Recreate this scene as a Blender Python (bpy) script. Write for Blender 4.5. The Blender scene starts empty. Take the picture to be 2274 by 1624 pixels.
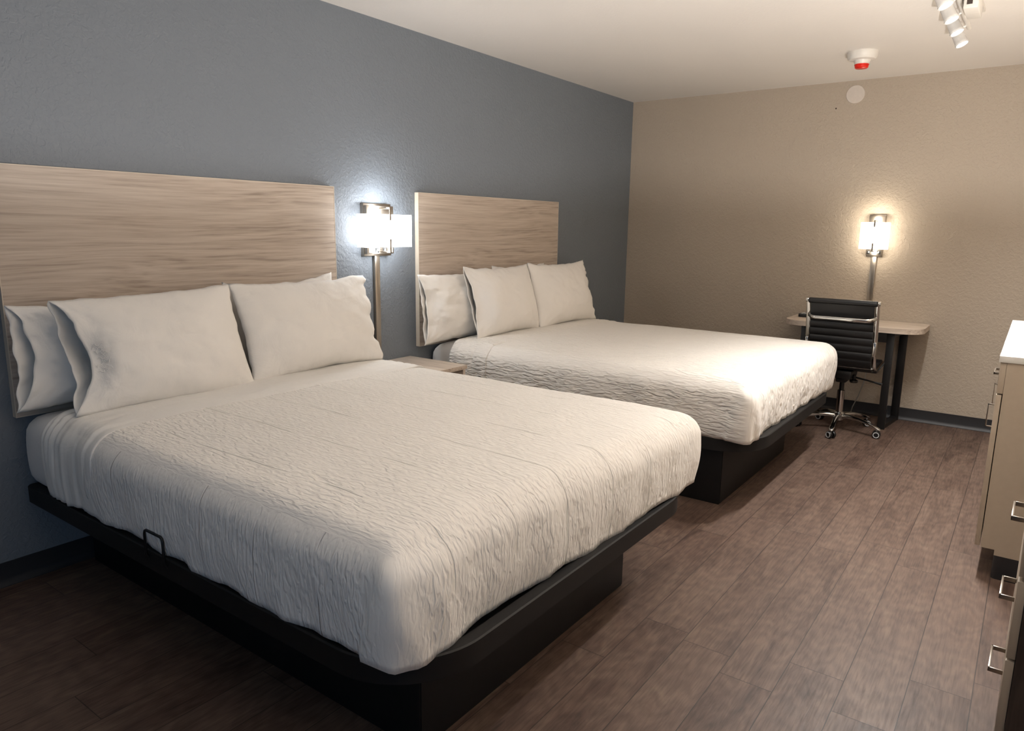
import bpy, bmesh, math, random
from mathutils import Vector, Matrix, noise as mn

random.seed(7)
scene = bpy.context.scene
COL = scene.collection
PI = math.pi

# ------------------------------------------------------------------ helpers
def link(o, parent=None):
    COL.objects.link(o)
    if parent is not None:
        o.parent = parent
    return o

def smooth_mesh(me, ang=40):
    me.shade_smooth()
    try:
        me.set_sharp_from_angle(angle=math.radians(ang))
    except Exception:
        pass

def obj(name, bm, mat, parent=None, smooth=True, ang=40):
    me = bpy.data.meshes.new(name)
    bmesh.ops.recalc_face_normals(bm, faces=bm.faces) if smooth != 'keep' else None
    bm.to_mesh(me); bm.free()
    if smooth:
        smooth_mesh(me, ang)
    if mat is not None:
        me.materials.append(mat)
    o = bpy.data.objects.new(name, me)
    return link(o, parent)

def thing(name, label, cat, loc=(0, 0, 0), rotz=0, group=None):
    o = bpy.data.objects.new(name, None)
    o.empty_display_size = 0.05
    o.location = loc; o.rotation_euler = (0, 0, rotz)
    return tag(link(o), label, cat, group)

def tag(o, label, cat, group=None):
    o['label'] = label; o['category'] = cat
    if group: o['group'] = group
    return o

def struct(o):
    o['kind'] = 'structure'
    return o

def add_box(bm, x0, x1, y0, y1, z0, z1, bevel=0.0, seg=2):
    m = bmesh.ops.create_cube(bm, size=1.0)
    vs = m['verts']
    for v in vs:
        v.co = Vector((x0 + (v.co.x + .5) * (x1 - x0), y0 + (v.co.y + .5) * (y1 - y0), z0 + (v.co.z + .5) * (z1 - z0)))
    if bevel > 0:
        es = list({e for v in vs for e in v.link_edges})
        bmesh.ops.bevel(bm, geom=es, offset=bevel, segments=seg, profile=.5, affect='EDGES')
    return bm

def box(*a, **k):
    return add_box(bmesh.new(), *a, **k)

def add_tube(bm, pts, r, n=12, cap=True, flat=None, closed=False):
    """tube along points; flat=(rx, rz) gives an elliptical/rounded-rect section"""
    pts = [Vector(p) for p in pts]
    rings = []
    N = len(pts)
    up = Vector((0, 0, 1))
    prev = None
    for i, p in enumerate(pts):
        if closed:
            t = pts[(i + 1) % N] - pts[i - 1]
        elif i == 0: t = pts[1] - p
        elif i == N - 1: t = p - pts[i - 1]
        else: t = pts[i + 1] - pts[i - 1]
        t.normalize()
        if prev is None:
            a = up if abs(t.dot(up)) < .9 else Vector((1, 0, 0))
            u = t.cross(a).normalized()
        else:
            u = (prev - t * prev.dot(t))
            u = u.normalized() if u.length > 1e-6 else t.orthogonal().normalized()
        prev = u
        w = u.cross(t).normalized()
        rr = r[i] if isinstance(r, (list, tuple)) else r
        ra, rb = (rr, rr) if flat is None else flat
        rings.append([bm.verts.new(p + u * math.cos(2 * PI * k / n) * ra + w * math.sin(2 * PI * k / n) * rb) for k in range(n)])
    M = N if closed else N - 1
    for i in range(M):
        A, B = rings[i], rings[(i + 1) % N]
        for k in range(n):
            bm.faces.new((A[k], A[(k + 1) % n], B[(k + 1) % n], B[k]))
    if cap and not closed:
        bm.faces.new(rings[0][::-1]); bm.faces.new(rings[-1])
    return bm

def tube(*a, **k):
    return add_tube(bmesh.new(), *a, **k)

def add_lathe(bm, prof, n=32, mat=None):
    """prof: list of (r, z); revolved about z, optional 4x4 matrix"""
    rings = []
    for r, z in prof:
        if r < 1e-6:
            v = bm.verts.new((0, 0, z)); rings.append([v])
        else:
            rings.append([bm.verts.new((r * math.cos(2 * PI * k / n), r * math.sin(2 * PI * k / n), z)) for k in range(n)])
    for a, b in zip(rings, rings[1:]):
        for k in range(n):
            k2 = (k + 1) % n
            if len(a) == 1 and len(b) == 1: continue
            if len(a) == 1: bm.faces.new((a[0], b[k], b[k2]))
            elif len(b) == 1: bm.faces.new((a[k], a[k2], b[0]))
            else: bm.faces.new((a[k], a[k2], b[k2], b[k]))
    if mat is not None:
        for ring in rings:
            for v in ring: v.co = mat @ v.co
    return bm

def lathe(prof, n=32, mat=None):
    return add_lathe(bmesh.new(), prof, n, mat)

def prism(outline, z0, z1, bevel=0.0):
    bm = bmesh.new()
    lo = [bm.verts.new((x, y, z0)) for x, y in outline]
    hi = [bm.verts.new((x, y, z1)) for x, y in outline]
    n = len(lo)
    bm.faces.new(lo[::-1]); top = bm.faces.new(hi)
    for k in range(n):
        bm.faces.new((lo[k], lo[(k + 1) % n], hi[(k + 1) % n], hi[k]))
    if bevel > 0:
        bm.edges.ensure_lookup_table()
        es = [e for e in bm.edges if abs(e.verts[0].co.z - e.verts[1].co.z) < 1e-6]
        bmesh.ops.bevel(bm, geom=es, offset=bevel, segments=2, profile=.5, affect='EDGES')
    return bm

def rrect(x0, x1, y0, y1, radii, seg=10):
    """rounded rectangle outline, radii order: (x0,y0) (x1,y0) (x1,y1) (x0,y1), counter-clockwise"""
    out = []
    cs = [(x0, y0, 1, 1, PI), (x1, y0, -1, 1, 1.5 * PI), (x1, y1, -1, -1, 0), (x0, y1, 1, -1, .5 * PI)]
    for (cx, cy, sx, sy, a0), r in zip(cs, radii):
        if r <= 0:
            out.append((cx, cy)); continue
        ox, oy = cx + sx * r, cy + sy * r
        for k in range(seg + 1):
            a = a0 + .5 * PI * k / seg
            out.append((ox + r * math.cos(a), oy + r * math.sin(a)))
    return out

def arc(c, r, a0, a1, n, plane='xz', fixed=0.0):
    out = []
    for k in range(n + 1):
        a = a0 + (a1 - a0) * k / n
        p, q = c[0] + r * math.cos(a), c[1] + r * math.sin(a)
        out.append((p, fixed, q) if plane == 'xz' else (fixed, p, q) if plane == 'yz' else (p, q, fixed))
    return out

def fbm(x, y, z, o=3):
    return mn.fractal(Vector((x, y, z)), 1.0, 2.0, o)

def sstep(a, b, x):
    t = max(0., min(1., (x - a) / (b - a)))
    return t * t * (3 - 2 * t)

# ------------------------------------------------------------------ materials
def srgb(r, g, b):
    f = lambda c: (c / 255) / 12.92 if c / 255 <= .04045 else ((c / 255 + .055) / 1.055) ** 2.4
    return (f(r), f(g), f(b), 1)

class NT:
    def __init__(s, name):
        s.m = bpy.data.materials.new(name); s.m.use_nodes = True
        s.t = s.m.node_tree; s.b = s.t.nodes['Principled BSDF']
    def n(s, typ, **kw):
        nd = s.t.nodes.new(typ)
        for k, v in kw.items():
            if k in nd.inputs: nd.inputs[k].default_value = v
            else: setattr(nd, k, v)
        return nd
    def l(s, a, b): s.t.links.new(a, b)
    def coord(s, which='Object', scale=(1, 1, 1), rot=(0, 0, 0), loc=(0, 0, 0)):
        tc = s.n('ShaderNodeTexCoord'); mp = s.n('ShaderNodeMapping')
        mp.inputs['Scale'].default_value = scale; mp.inputs['Rotation'].default_value = rot; mp.inputs['Location'].default_value = loc
        s.l(tc.outputs[which], mp.inputs['Vector']); return mp.outputs['Vector']
    def noise(s, vec, scale, detail=3, rough=.5, dist=0):
        nd = s.n('ShaderNodeTexNoise'); nd.inputs['Scale'].default_value = scale
        nd.inputs['Detail'].default_value = detail; nd.inputs['Roughness'].default_value = rough; nd.inputs['Distortion'].default_value = dist
        s.l(vec, nd.inputs['Vector']); return nd.outputs['Fac']
    def ramp(s, fac, stops, interp='LINEAR'):
        nd = s.n('ShaderNodeValToRGB'); cr = nd.color_ramp; cr.interpolation = interp
        while len(cr.elements) < len(stops): cr.elements.new(.5)
        for e, (p, c) in zip(cr.elements, stops):
            e.position = p; e.color = c if len(c) == 4 else (*c, 1)
        s.l(fac, nd.inputs['Fac']); return nd.outputs['Color']
    def math(s, op, a, b=None, c=None):
        nd = s.n('ShaderNodeMath', operation=op)
        for i, v in enumerate((a, b, c)):
            if v is None: continue
            if isinstance(v, (int, float)): nd.inputs[i].default_value = v
            else: s.l(v, nd.inputs[i])
        return nd.outputs[0]
    def mix(s, fac, a, b, mode='MIX'):
        nd = s.n('ShaderNodeMix', data_type='RGBA', blend_type=mode)
        for sock, v in ((nd.inputs['Factor'], fac), (nd.inputs[6], a), (nd.inputs[7], b)):
            if isinstance(v, (int, float)): sock.default_value = v
            elif isinstance(v, tuple): sock.default_value = v
            else: s.l(v, sock)
        return nd.outputs[2]
    def bump(s, h, strength=.3, dist=.01, normal=None):
        nd = s.n('ShaderNodeBump'); nd.inputs['Strength'].default_value = strength; nd.inputs['Distance'].default_value = dist
        s.l(h, nd.inputs['Height'])
        if normal is not None: s.l(normal, nd.inputs['Normal'])
        s.l(nd.outputs['Normal'], s.b.inputs['Normal']); return nd.outputs['Normal']
    def base(s, c, rough=.5, metal=0., spec=.5):
        if isinstance(c, tuple): s.b.inputs['Base Color'].default_value = c
        else: s.l(c, s.b.inputs['Base Color'])
        s.b.inputs['Roughness'].default_value = rough; s.b.inputs['Metallic'].default_value = metal
        s.b.inputs['Specular IOR Level'].default_value = spec
        return s

def plain(name, c, rough=.5, metal=0., spec=.5, nscale=40, nstr=.04):
    m = NT(name); v = m.coord()
    f = m.noise(v, nscale, 3)
    m.base(m.mix(f, tuple(x * .94 for x in c[:3]) + (1,), tuple(min(1, x * 1.06) for x in c[:3]) + (1,)), rough, metal, spec)
    if nstr: m.bump(f, nstr, .002)
    return m.m

def wall_paint(name, c, strength=.45):
    m = NT(name); v = m.coord()
    a = m.noise(v, 55, 2, .5, .6)
    k = m.ramp(a, [(.42, (0, 0, 0)), (.62, (1, 1, 1))])
    b = m.noise(v, 160, 2)
    h = m.math('ADD', m.math('MULTIPLY', k, .8), m.math('MULTIPLY', b, .35))
    tint = m.noise(v, 1.3, 3)
    m.base(m.mix(tint, tuple(x * .96 for x in c[:3]) + (1,), tuple(x * 1.04 for x in c[:3]) + (1,)), .55, 0, .35)
    m.bump(h, strength, .0035)
    return m.m

M = {}
M['blue'] = wall_paint('slate_blue_paint', srgb(112, 118, 125))
M['taupe'] = wall_paint('taupe_paint', srgb(178, 165, 149))
M['ceil'] = wall_paint('ceiling_paint', srgb(236, 230, 223), .12)
M['black_base'] = plain('black_vinyl_baseboard', srgb(36, 36, 39), .5)

def floor_mat():
    m = NT('vinyl_plank')
    v = m.coord('Object', loc=(-2.665, -.95, 0))
    sp = m.n('ShaderNodeSeparateXYZ'); m.l(v, sp.inputs[0])
    px, py = sp.outputs[0], sp.outputs[1]
    W_, L_ = .171, 1.22
    row = m.math('FLOOR', m.math('DIVIDE', px, W_))
    wn = m.n('ShaderNodeTexWhiteNoise', noise_dimensions='1D'); m.l(row, wn.inputs['W'])
    offs = m.math('MULTIPLY', wn.outputs['Value'], L_)
    yy = m.math('ADD', py, m.math('MULTIPLY', offs, m.math('MINIMUM', m.math('ABSOLUTE', row), 1.0)))
    colm = m.math('FLOOR', m.math('DIVIDE', yy, L_))
    cmb = m.n('ShaderNodeCombineXYZ'); m.l(row, cmb.inputs[0]); m.l(colm, cmb.inputs[1])
    wn2 = m.n('ShaderNodeTexWhiteNoise', noise_dimensions='3D'); m.l(cmb.outputs[0], wn2.inputs['Vector'])
    rnd = wn2.outputs['Value']
    # seams
    fx = m.math('FRACT', m.math('DIVIDE', px, W_)); fy = m.math('FRACT', m.math('DIVIDE', yy, L_))
    ex = m.math('MULTIPLY', m.math('MINIMUM', fx, m.math('SUBTRACT', 1., fx)), W_)
    ey = m.math('MULTIPLY', m.math('MINIMUM', fy, m.math('SUBTRACT', 1., fy)), L_)
    seam = m.math('LESS_THAN', m.math('MINIMUM', ex, ey), .0014)
    # grain
    g = m.n('ShaderNodeCombineXYZ')
    m.l(m.math('ADD', px, m.math('MULTIPLY', rnd, 7.3)), g.inputs[0])
    m.l(m.math('ADD', m.math('MULTIPLY', yy, .055), m.math('MULTIPLY', rnd, 3.1)), g.inputs[1])
    gv = g.outputs[0]
    g2 = m.n('ShaderNodeCombineXYZ')
    m.l(m.math('ADD', px, m.math('MULTIPLY', rnd, 5.3)), g2.inputs[0])
    m.l(m.math('ADD', m.math('MULTIPLY', yy, .22), m.math('MULTIPLY', rnd, 2.1)), g2.inputs[1])
    fine = m.noise(gv, 130, 4, .6, .4)
    figure = m.noise(g2.outputs[0], 13, 5, .62, 1.1)
    wv = m.n('ShaderNodeTexWave', wave_type='RINGS'); wv.inputs['Scale'].default_value = 16
    wv.inputs['Distortion'].default_value = 9; wv.inputs['Detail'].default_value = 3; wv.inputs['Detail Scale'].default_value = 1.2
    m.l(g2.outputs[0], wv.inputs['Vector'])
    c = m.ramp(figure, [(.28, srgb(92, 74, 66)), (.45, srgb(122, 102, 92)), (.6, srgb(140, 120, 108)), (.78, srgb(154, 137, 122))])
    c = m.mix(m.math('MULTIPLY', rnd, .45), c, srgb(160, 141, 129))
    c = m.mix(.7, c, m.ramp(fine, [(.3, srgb(78, 62, 56)), (.55, srgb(150, 130, 120))]), 'SOFT_LIGHT')
    c = m.mix(.16, c, m.ramp(wv.outputs['Fac'], [(.0, (.12, .12, .12)), (1., (.75, .75, .75))]), 'OVERLAY')
    crack = m.ramp(m.noise(gv, 34, 3, .7, .3), [(.26, (1, 1, 1)), (.32, (0, 0, 0))])
    c = m.mix(m.math('MULTIPLY', crack, .35), c, srgb(52, 40, 36))
    c = m.mix(m.math('MULTIPLY', seam, .8), c, srgb(38, 30, 28))
    c = m.mix(1.0, c, (.58, .60, .605, 1), 'MULTIPLY')
    m.base(c, .5, 0, .4)
    rr = m.ramp(fine, [(.3, (.56,) * 3), (.7, (.42,) * 3)]); m.l(rr, m.b.inputs['Roughness'])
    h = m.math('SUBTRACT', m.math('ADD', m.math('MULTIPLY', fine, .6), m.math('MULTIPLY', wv.outputs['Fac'], .25)), m.math('MULTIPLY', seam, 1.0))
    m.bump(h, .22, .002)
    return m.m
M['floor'] = floor_mat()

def wood(name, lo, mid, hi, axis='y', scale=1.0, rough=.45, seed=0.):
    """laminate with long grain along one axis"""
    m = NT(name)
    st = {'x': (.09, 1, 1), 'y': (1, .09, 1), 'z': (1, 1, .09)}[axis]
    v = m.coord('Object', scale=tuple(s * scale for s in st), loc=(seed, seed * .37, seed * .71))
    big = m.noise(v, 3.2, 3, .5, .8)
    wv = m.noise(v, 26, 4, .6, 1.2)
    fine = m.noise(v, 120, 4, .65, .2)
    f = m.math('ADD', m.math('MULTIPLY', big, .45), m.math('ADD', m.math('MULTIPLY', wv, .4), m.math('MULTIPLY', fine, .22)))
    c = m.ramp(f, [(.42, lo), (.52, mid), (.66, hi)])
    m.base(c, rough, 0, .4)
    m.bump(fine, .06, .002)
    return m.m
def oak(name, axis, seed=0., k=1.0):
    """pale laminate: broad cathedral figure plus thin streaks"""
    m = NT(name)
    st = {'x': (.05, 1, 1), 'y': (1, .03, 1)}[axis]
    lt = {'x': (.45, 1, 1), 'y': (1, .24, 1)}[axis]
    v = m.coord('Object', scale=st, loc=(seed, seed * .37, seed * .71))
    v2 = m.coord('Object', scale=lt, loc=(seed * .3, seed, seed * .5))
    dist = m.noise(v2, 2.4, 2, .5, .3)
    vm = m.n('ShaderNodeVectorMath', operation='ADD'); m.l(v, vm.inputs[0])
    cx = m.n('ShaderNodeCombineXYZ'); off = m.math('MULTIPLY', dist, .16)
    m.l(off, cx.inputs[2]); m.l(off, cx.inputs[0] if axis == 'y' else cx.inputs[1])
    m.l(cx.outputs[0], vm.inputs[1]); vv = vm.outputs[0]
    rings = m.noise(vv, 75, 2, .55, 0)
    mid = m.noise(vv, 24, 3, .5, .1)
    fine = m.noise(v, 260, 3, .6, 0)
    f = m.math('ADD', m.math('MULTIPLY', rings, .48), m.math('ADD', m.math('MULTIPLY', mid, .30), m.math('MULTIPLY', fine, .22)))
    c = m.ramp(f, [(.34, srgb(142 * k, 127 * k, 114 * k)), (.46, srgb(174 * k, 159 * k, 145 * k)), (.56, srgb(187 * k, 173 * k, 159 * k)), (.72, srgb(200 * k, 188 * k, 175 * k))])
    m.base(c, .42, 0, .45)
    m.bump(fine, .05, .002)
    return m.m
M['oak'] = oak('pale_oak_laminate', 'y', 0., 1.02)
M['oak_x'] = oak('pale_oak_tabletop', 'x', 2., 1.08)
M['oak_ns'] = oak('pale_oak_nightstand', 'x', 4., 1.05)
M['edge'] = plain('pale_edge_band', srgb(205, 192, 174), .4, nstr=.0)
M['dark_wood'] = wood('dark_walnut_laminate', srgb(52, 44, 40), srgb(70, 60, 54), srgb(84, 74, 66), 'z', 1.0, .45)
M['black_frame'] = plain('black_laminate', srgb(17, 16, 16), .55, 0, .35, nscale=200)
M['black_metal'] = plain('black_metal', srgb(15, 14, 15), .45, 0, .5)
M['black_wire'] = plain('black_wire', srgb(12, 12, 12), .4)
M['taupe_cab'] = plain('taupe_laminate', srgb(186, 172, 154), .45, nstr=.01)
M['cab_top'] = plain('white_solid_surface', srgb(238, 236, 230), .3, nstr=.0)
M['plastic_black'] = plain('black_plastic', srgb(20, 20, 21), .35)
M['plastic_white'] = plain('white_plastic', srgb(225, 220, 212), .4, nstr=0)
M['plastic_pink'] = plain('off_white_plastic', srgb(206, 196, 186), .5, nstr=0)
M['plastic_red'] = plain('red_plastic', srgb(214, 34, 18), .3, nstr=0)
M['grey_ring'] = plain('grey_plastic', srgb(190, 190, 190), .4, nstr=0)
M['cord'] = plain('grey_cord', srgb(150, 148, 142), .5, nstr=0)
M['dark_void'] = plain('dark_interior', srgb(60, 50, 44), .6)

def chrome():
    m = NT('polished_chrome'); v = m.coord(); f = m.noise(v, 12, 2)
    m.base(srgb(208, 208, 206), .1, 1.0); m.l(m.ramp(f, [(.3, (.06,) * 3), (.7, (.16,) * 3)]), m.b.inputs['Roughness']); return m.m
M['chrome'] = chrome()
def nickel():
    m = NT('brushed_nickel'); v = m.coord('Object', scale=(4, 4, 90)); f = m.noise(v, 20, 3)
    m.base(m.mix(f, srgb(150, 142, 132), srgb(178, 168, 156)), .32, 1.0); m.bump(f, .05, .001); return m.m
M['nickel'] = nickel()

def leather():
    m = NT('black_leather'); v = m.coord()
    f = m.noise(v, 260, 3)
    m.base(m.mix(f, srgb(9, 9, 11), srgb(17, 17, 19)), .45, 0, .5); m.bump(f, .12, .002); return m.m
M['leather'] = leather()

def linen(name, c, wr=1.0):
    m = NT(name); v = m.coord()
    a = m.noise(v, 9, 4, .55, .8); b = m.noise(v, 700, 2)
    h = m.math('ADD', m.math('MULTIPLY', a, .9), m.math('MULTIPLY', b, .05))
    m.base(m.mix(a, tuple(x * .97 for x in c[:3]) + (1,), c), .85, 0, .2)
    m.b.inputs['Sheen Weight'].default_value = .15
    cr = m.n('ShaderNodeTexNoise', noise_type='RIDGED_MULTIFRACTAL'); cr.inputs['Scale'].default_value = 7; cr.inputs['Detail'].default_value = 2.5; cr.inputs['Distortion'].default_value = .6
    m.l(v, cr.inputs['Vector'])
    h = m.math('ADD', h, m.math('MULTIPLY', cr.outputs['Fac'], .35))
    m.bump(h, .4 * wr, .012); return m.m
M['linen'] = linen('white_percale', srgb(236, 232, 226))
M['sheet'] = linen('white_sheet_cotton', srgb(234, 230, 224), .6)
M['mattress'] = linen('fitted_sheet_cotton', srgb(222, 219, 216), .5)

def coverlet_mat(name, c, across, along, amp, lines=True):
    m = NT(name)
    uv = m.n('ShaderNodeUVMap'); uv.uv_map = 'cloth'
    mp = m.n('ShaderNodeMapping'); mp.inputs['Scale'].default_value = (along, across, 1)
    m.l(uv.outputs['UV'], mp.inputs['Vector'])
    r = m.noise(mp.outputs['Vector'], 1.0, 1.5, .45, .55)
    r2 = m.ramp(r, [(.3, (0, 0, 0)), (.68, (1, 1, 1))], 'EASE')
    fa = m.n('ShaderNodeAttribute', attribute_name='fade')
    slow = m.noise(mp.outputs['Vector'], .12, 2)
    msk = m.ramp(slow, [(.3, (.55,) * 3), (.6, (1, 1, 1))])
    h = m.math('MULTIPLY', m.math('MULTIPLY', r2, msk), fa.outputs['Fac'])
    if lines:
        sp = m.n('ShaderNodeSeparateXYZ'); m.l(uv.outputs['UV'], sp.inputs[0])
        wob = m.math('MULTIPLY', m.noise(uv.outputs['UV'], 3.0, 2), .03)
        vv = m.math('ADD', sp.outputs[1], wob)
        fr = m.math('FRACT', m.math('DIVIDE', vv, .262))
        d = m.math('MULTIPLY', m.math('ABSOLUTE', m.math('SUBTRACT', fr, .5)), .262)
        ln = m.ramp(m.math('DIVIDE', d, .0045), [(.0, (1, 1, 1)), (.8, (0, 0, 0))])
        brk = m.ramp(m.noise(uv.outputs['UV'], 5, 2), [(.42, (0, 0, 0)), (.55, (1, 1, 1))])
        ln = m.math('MULTIPLY', ln, brk)
        h = m.math('SUBTRACT', h, m.math('MULTIPLY', ln, 2.0))
    m.base(c, .88, 0, .15)
    m.b.inputs['Sheen Weight'].default_value = .15
    m.bump(h, amp, .006)
    return m.m
M['cov'] = coverlet_mat('white_matelasse_coverlet', srgb(238, 233, 226), 84, 27, .65)
M['cov_far'] = coverlet_mat('white_ripple_coverlet', srgb(238, 233, 226), 60, 20, 1.0, False)

def emit(name, c, s, spread=None):
    m = NT(name); m.base(c, .6)
    m.b.inputs['Emission Color'].default_value = c; m.b.inputs['Emission Strength'].default_value = s
    return m.m
M['shade_cool'] = emit('lit_white_shade', (.97, .985, 1.0, 1), 11.0)
M['shade_warm'] = emit('lit_warm_shade', (1.0, .91, .77, 1), 8.0)
M['lens'] = emit('lit_spot_lens', (1.0, .97, .93, 1), 3.0)
def frosted():
    m = NT('frosted_white_glass'); v = m.coord(); f = m.noise(v, 30, 2)
    m.base(m.mix(f, srgb(225, 222, 218), srgb(240, 238, 234)), .25, 0, .5)
    m.b.inputs['Transmission Weight'].default_value = .25
    return m.m
M['frost'] = frosted()

# ------------------------------------------------------------------ room
XR, YN, L, H = 3.78, -4.3, 4.83, 2.58
struct(obj('floor', box(-.1, XR + .1, YN - .1, L + .1, -.1, 0), M['floor'], smooth=False))
struct(obj('ceiling', box(-.1, XR + .1, YN - .1, L + .1, H, H + .1), M['ceil'], smooth=False))
struct(obj('wall_left', box(-.1, 0, YN, L, 0, H), M['blue'], smooth=False))
struct(obj('wall_far', box(0, XR, L, L + .1, 0, H), M['taupe'], smooth=False))
WY0, WY1, WZ0, WZ1 = -3.5, -2.0, .55, 2.05       # window in the right wall, behind the camera
bm = box(XR, XR + .1, YN, WY0, 0, H)
add_box(bm, XR, XR + .1, WY1, L, 0, H); add_box(bm, XR, XR + .1, WY0, WY1, 0, WZ0); add_box(bm, XR, XR + .1, WY0, WY1, WZ1, H)
struct(obj('wall_right', bm, M['taupe'], smooth=False))
struct(obj('wall_near', box(0, XR, YN - .1, YN, 0, H), M['blue'], smooth=False))
w1 = bpy.data.objects.new('window_1', None); link(w1); struct(w1); w1.location = (XR + .05, (WY0 + WY1) / 2, WZ0)
def fr(b):
    add_box(b, -.03, .03, -.75, .75, 0, .05); add_box(b, -.03, .03, -.75, .75, 1.45, 1.5)
    add_box(b, -.03, .03, -.75, -.7, .05, 1.45); add_box(b, -.03, .03, .7, .75, .05, 1.45); add_box(b, -.03, .03, -.02, .02, .05, 1.45)
    return b
struct(obj('window_frame', fr(bmesh.new()), M['plastic_white'], w1, smooth=False))
def baseboard(name, pts_box):
    return struct(obj(name, pts_box, M['black_base'], smooth=True))
HB = .095
def cove_x(y0, y1):   # along the left wall
    bm = bmesh.new()
    prof = [(0, HB), (.006, HB), (.007, .03), (.012, .012), (.022, .002), (.022, 0), (0, 0)]
    a = [bm.verts.new((p, y0, q)) for p, q in prof]; b = [bm.verts.new((p, y1, q)) for p, q in prof]
    for k in range(len(prof)):
        k2 = (k + 1) % len(prof); bm.faces.new((a[k], a[k2], b[k2], b[k]))
    bm.faces.new(a); bm.faces.new(b[::-1]); return bm
baseboard('baseboard_left', cove_x(YN, L - .001))
b = cove_x(.0, XR - .03)
for v in b.verts:
    x, y = v.co.x, v.co.y
    v.co.x, v.co.y = y + .023, L - x
baseboard('baseboard_far', b)

# ------------------------------------------------------------------ headboards
HB_Z0, HB_Z1 = .675, 1.641
def headboard(y0, y1, label):
    t = thing('headboard', label, 'headboard', (0, (y0 + y1) / 2, HB_Z0))
    w = (y1 - y0) / 2
    obj('panel', box(.001, .031, -w + .003, w - .003, .003, HB_Z1 - HB_Z0 - .003), M['oak'], t, smooth=False)
    bm = bmesh.new()
    add_box(bm, .001, .0318, -w, -w + .003, 0, HB_Z1 - HB_Z0); add_box(bm, .001, .0318, w - .003, w, 0, HB_Z1 - HB_Z0)
    add_box(bm, .001, .0318, -w + .003, w - .003, HB_Z1 - HB_Z0 - .003, HB_Z1 - HB_Z0); add_box(bm, .001, .0318, -w + .003, w - .003, 0, .003)
    obj('edge_band', bm, M['edge'], t, smooth=False)['label'] = 'pale edge banding'
    return t
h1 = headboard(-.338, 1.277, 'pale oak headboard panel on the blue wall behind the nearer bed')
h2 = headboard(1.937, 3.553, 'pale oak headboard panel on the blue wall behind the farther bed')
h1['group'] = h2['group'] = 'oak headboards'

# ------------------------------------------------------------------ beds
TRAY0, TRAY1, DECK = .335, .402, .385
def bed_frame(ty0, ty1, tx1, by0, by1, bx1, label, wire):
    t = thing('bed_frame', label, 'bed frame', (0, 0, 0), 0, 'black platform bed frames')
    bs = obj('base', box(.05, bx1, by0, by1, 0, TRAY0, .004), M['black_frame'], t)
    bm = bmesh.new()
    add_box(bm, bx1 - .001, bx1 + .004, by0 + .004, by1 - .004, .01, TRAY0 - .002, .0015)
    obj('end_panel', bm, M['black_frame'], t)
    R = .26
    outer = rrect(.04, tx1, ty0, ty1, (.02, R, R, .02), 16)
    obj('deck', prism(rrect(.05, tx1 - .03, ty0 + .03, ty1 - .03, (.02, R - .03, R - .03, .02), 16), TRAY0 + .004, DECK - .004, 0), M['black_frame'], t)
    # raised rim ring
    bm = bmesh.new()
    wdt = .04
    inner = rrect(.04 + wdt, tx1 - wdt, ty0 + wdt, ty1 - wdt, (.02, R - wdt, R - wdt, .02), 16)
    prof = []
    n = len(outer)
    rings = []
    for (lst, z, k) in ((inner, TRAY0, 0), (outer, TRAY0, 0), (outer, TRAY1 - .004, 0), (outer, TRAY1, .004), (inner, TRAY1, -.003), (inner, TRAY1 - .004, 0)):
        ring = []
        for i, (x, y) in enumerate(lst):
            ox, oy = outer[i]; ix, iy = inner[i]
            d = Vector((ix - ox, iy - oy))
            d = d.normalized() * k if d.length > 1e-6 else d
            ring.append(bm.verts.new((x + d.x, y + d.y, z)))
        rings.append(ring)
    for a, b2 in zip(rings, rings[1:] + rings[:1]):
        for k in range(n):
            bm.faces.new((a[k], a[(k + 1) % n], b2[(k + 1) % n], b2[k]))
    obj('rim', bm, M['black_frame'], t, ang=30)
    if wire:
        x0, x1, y, zt = .985, 1.095, ty0 - .008, .474
        pts = [(x0, y + .02, DECK - .03), (x0, y, .39)] + [(x0, y, .46), (x0 + .004, y, .47), (x0 + .012, y, zt)] + \
              [(x1 - .012, y, zt), (x1 - .004, y, .47), (x1, y, .46), (x1, y, .39), (x1, y + .02, DECK - .03)]
        obj('mattress_retainer', tube(pts, .0045, 10), M['black_wire'], t)['label'] = 'black wire loop that keeps the mattress in place'
    return t
frame1 = bed_frame(-.335, 1.375, 2.145, -.116, 1.078, 1.962, 'black platform frame under the nearer bed', True)
frame2 = bed_frame(2.045, 3.755, 2.165, 2.182, 3.377, 1.962, 'black platform frame under the farther bed', False)

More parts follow.
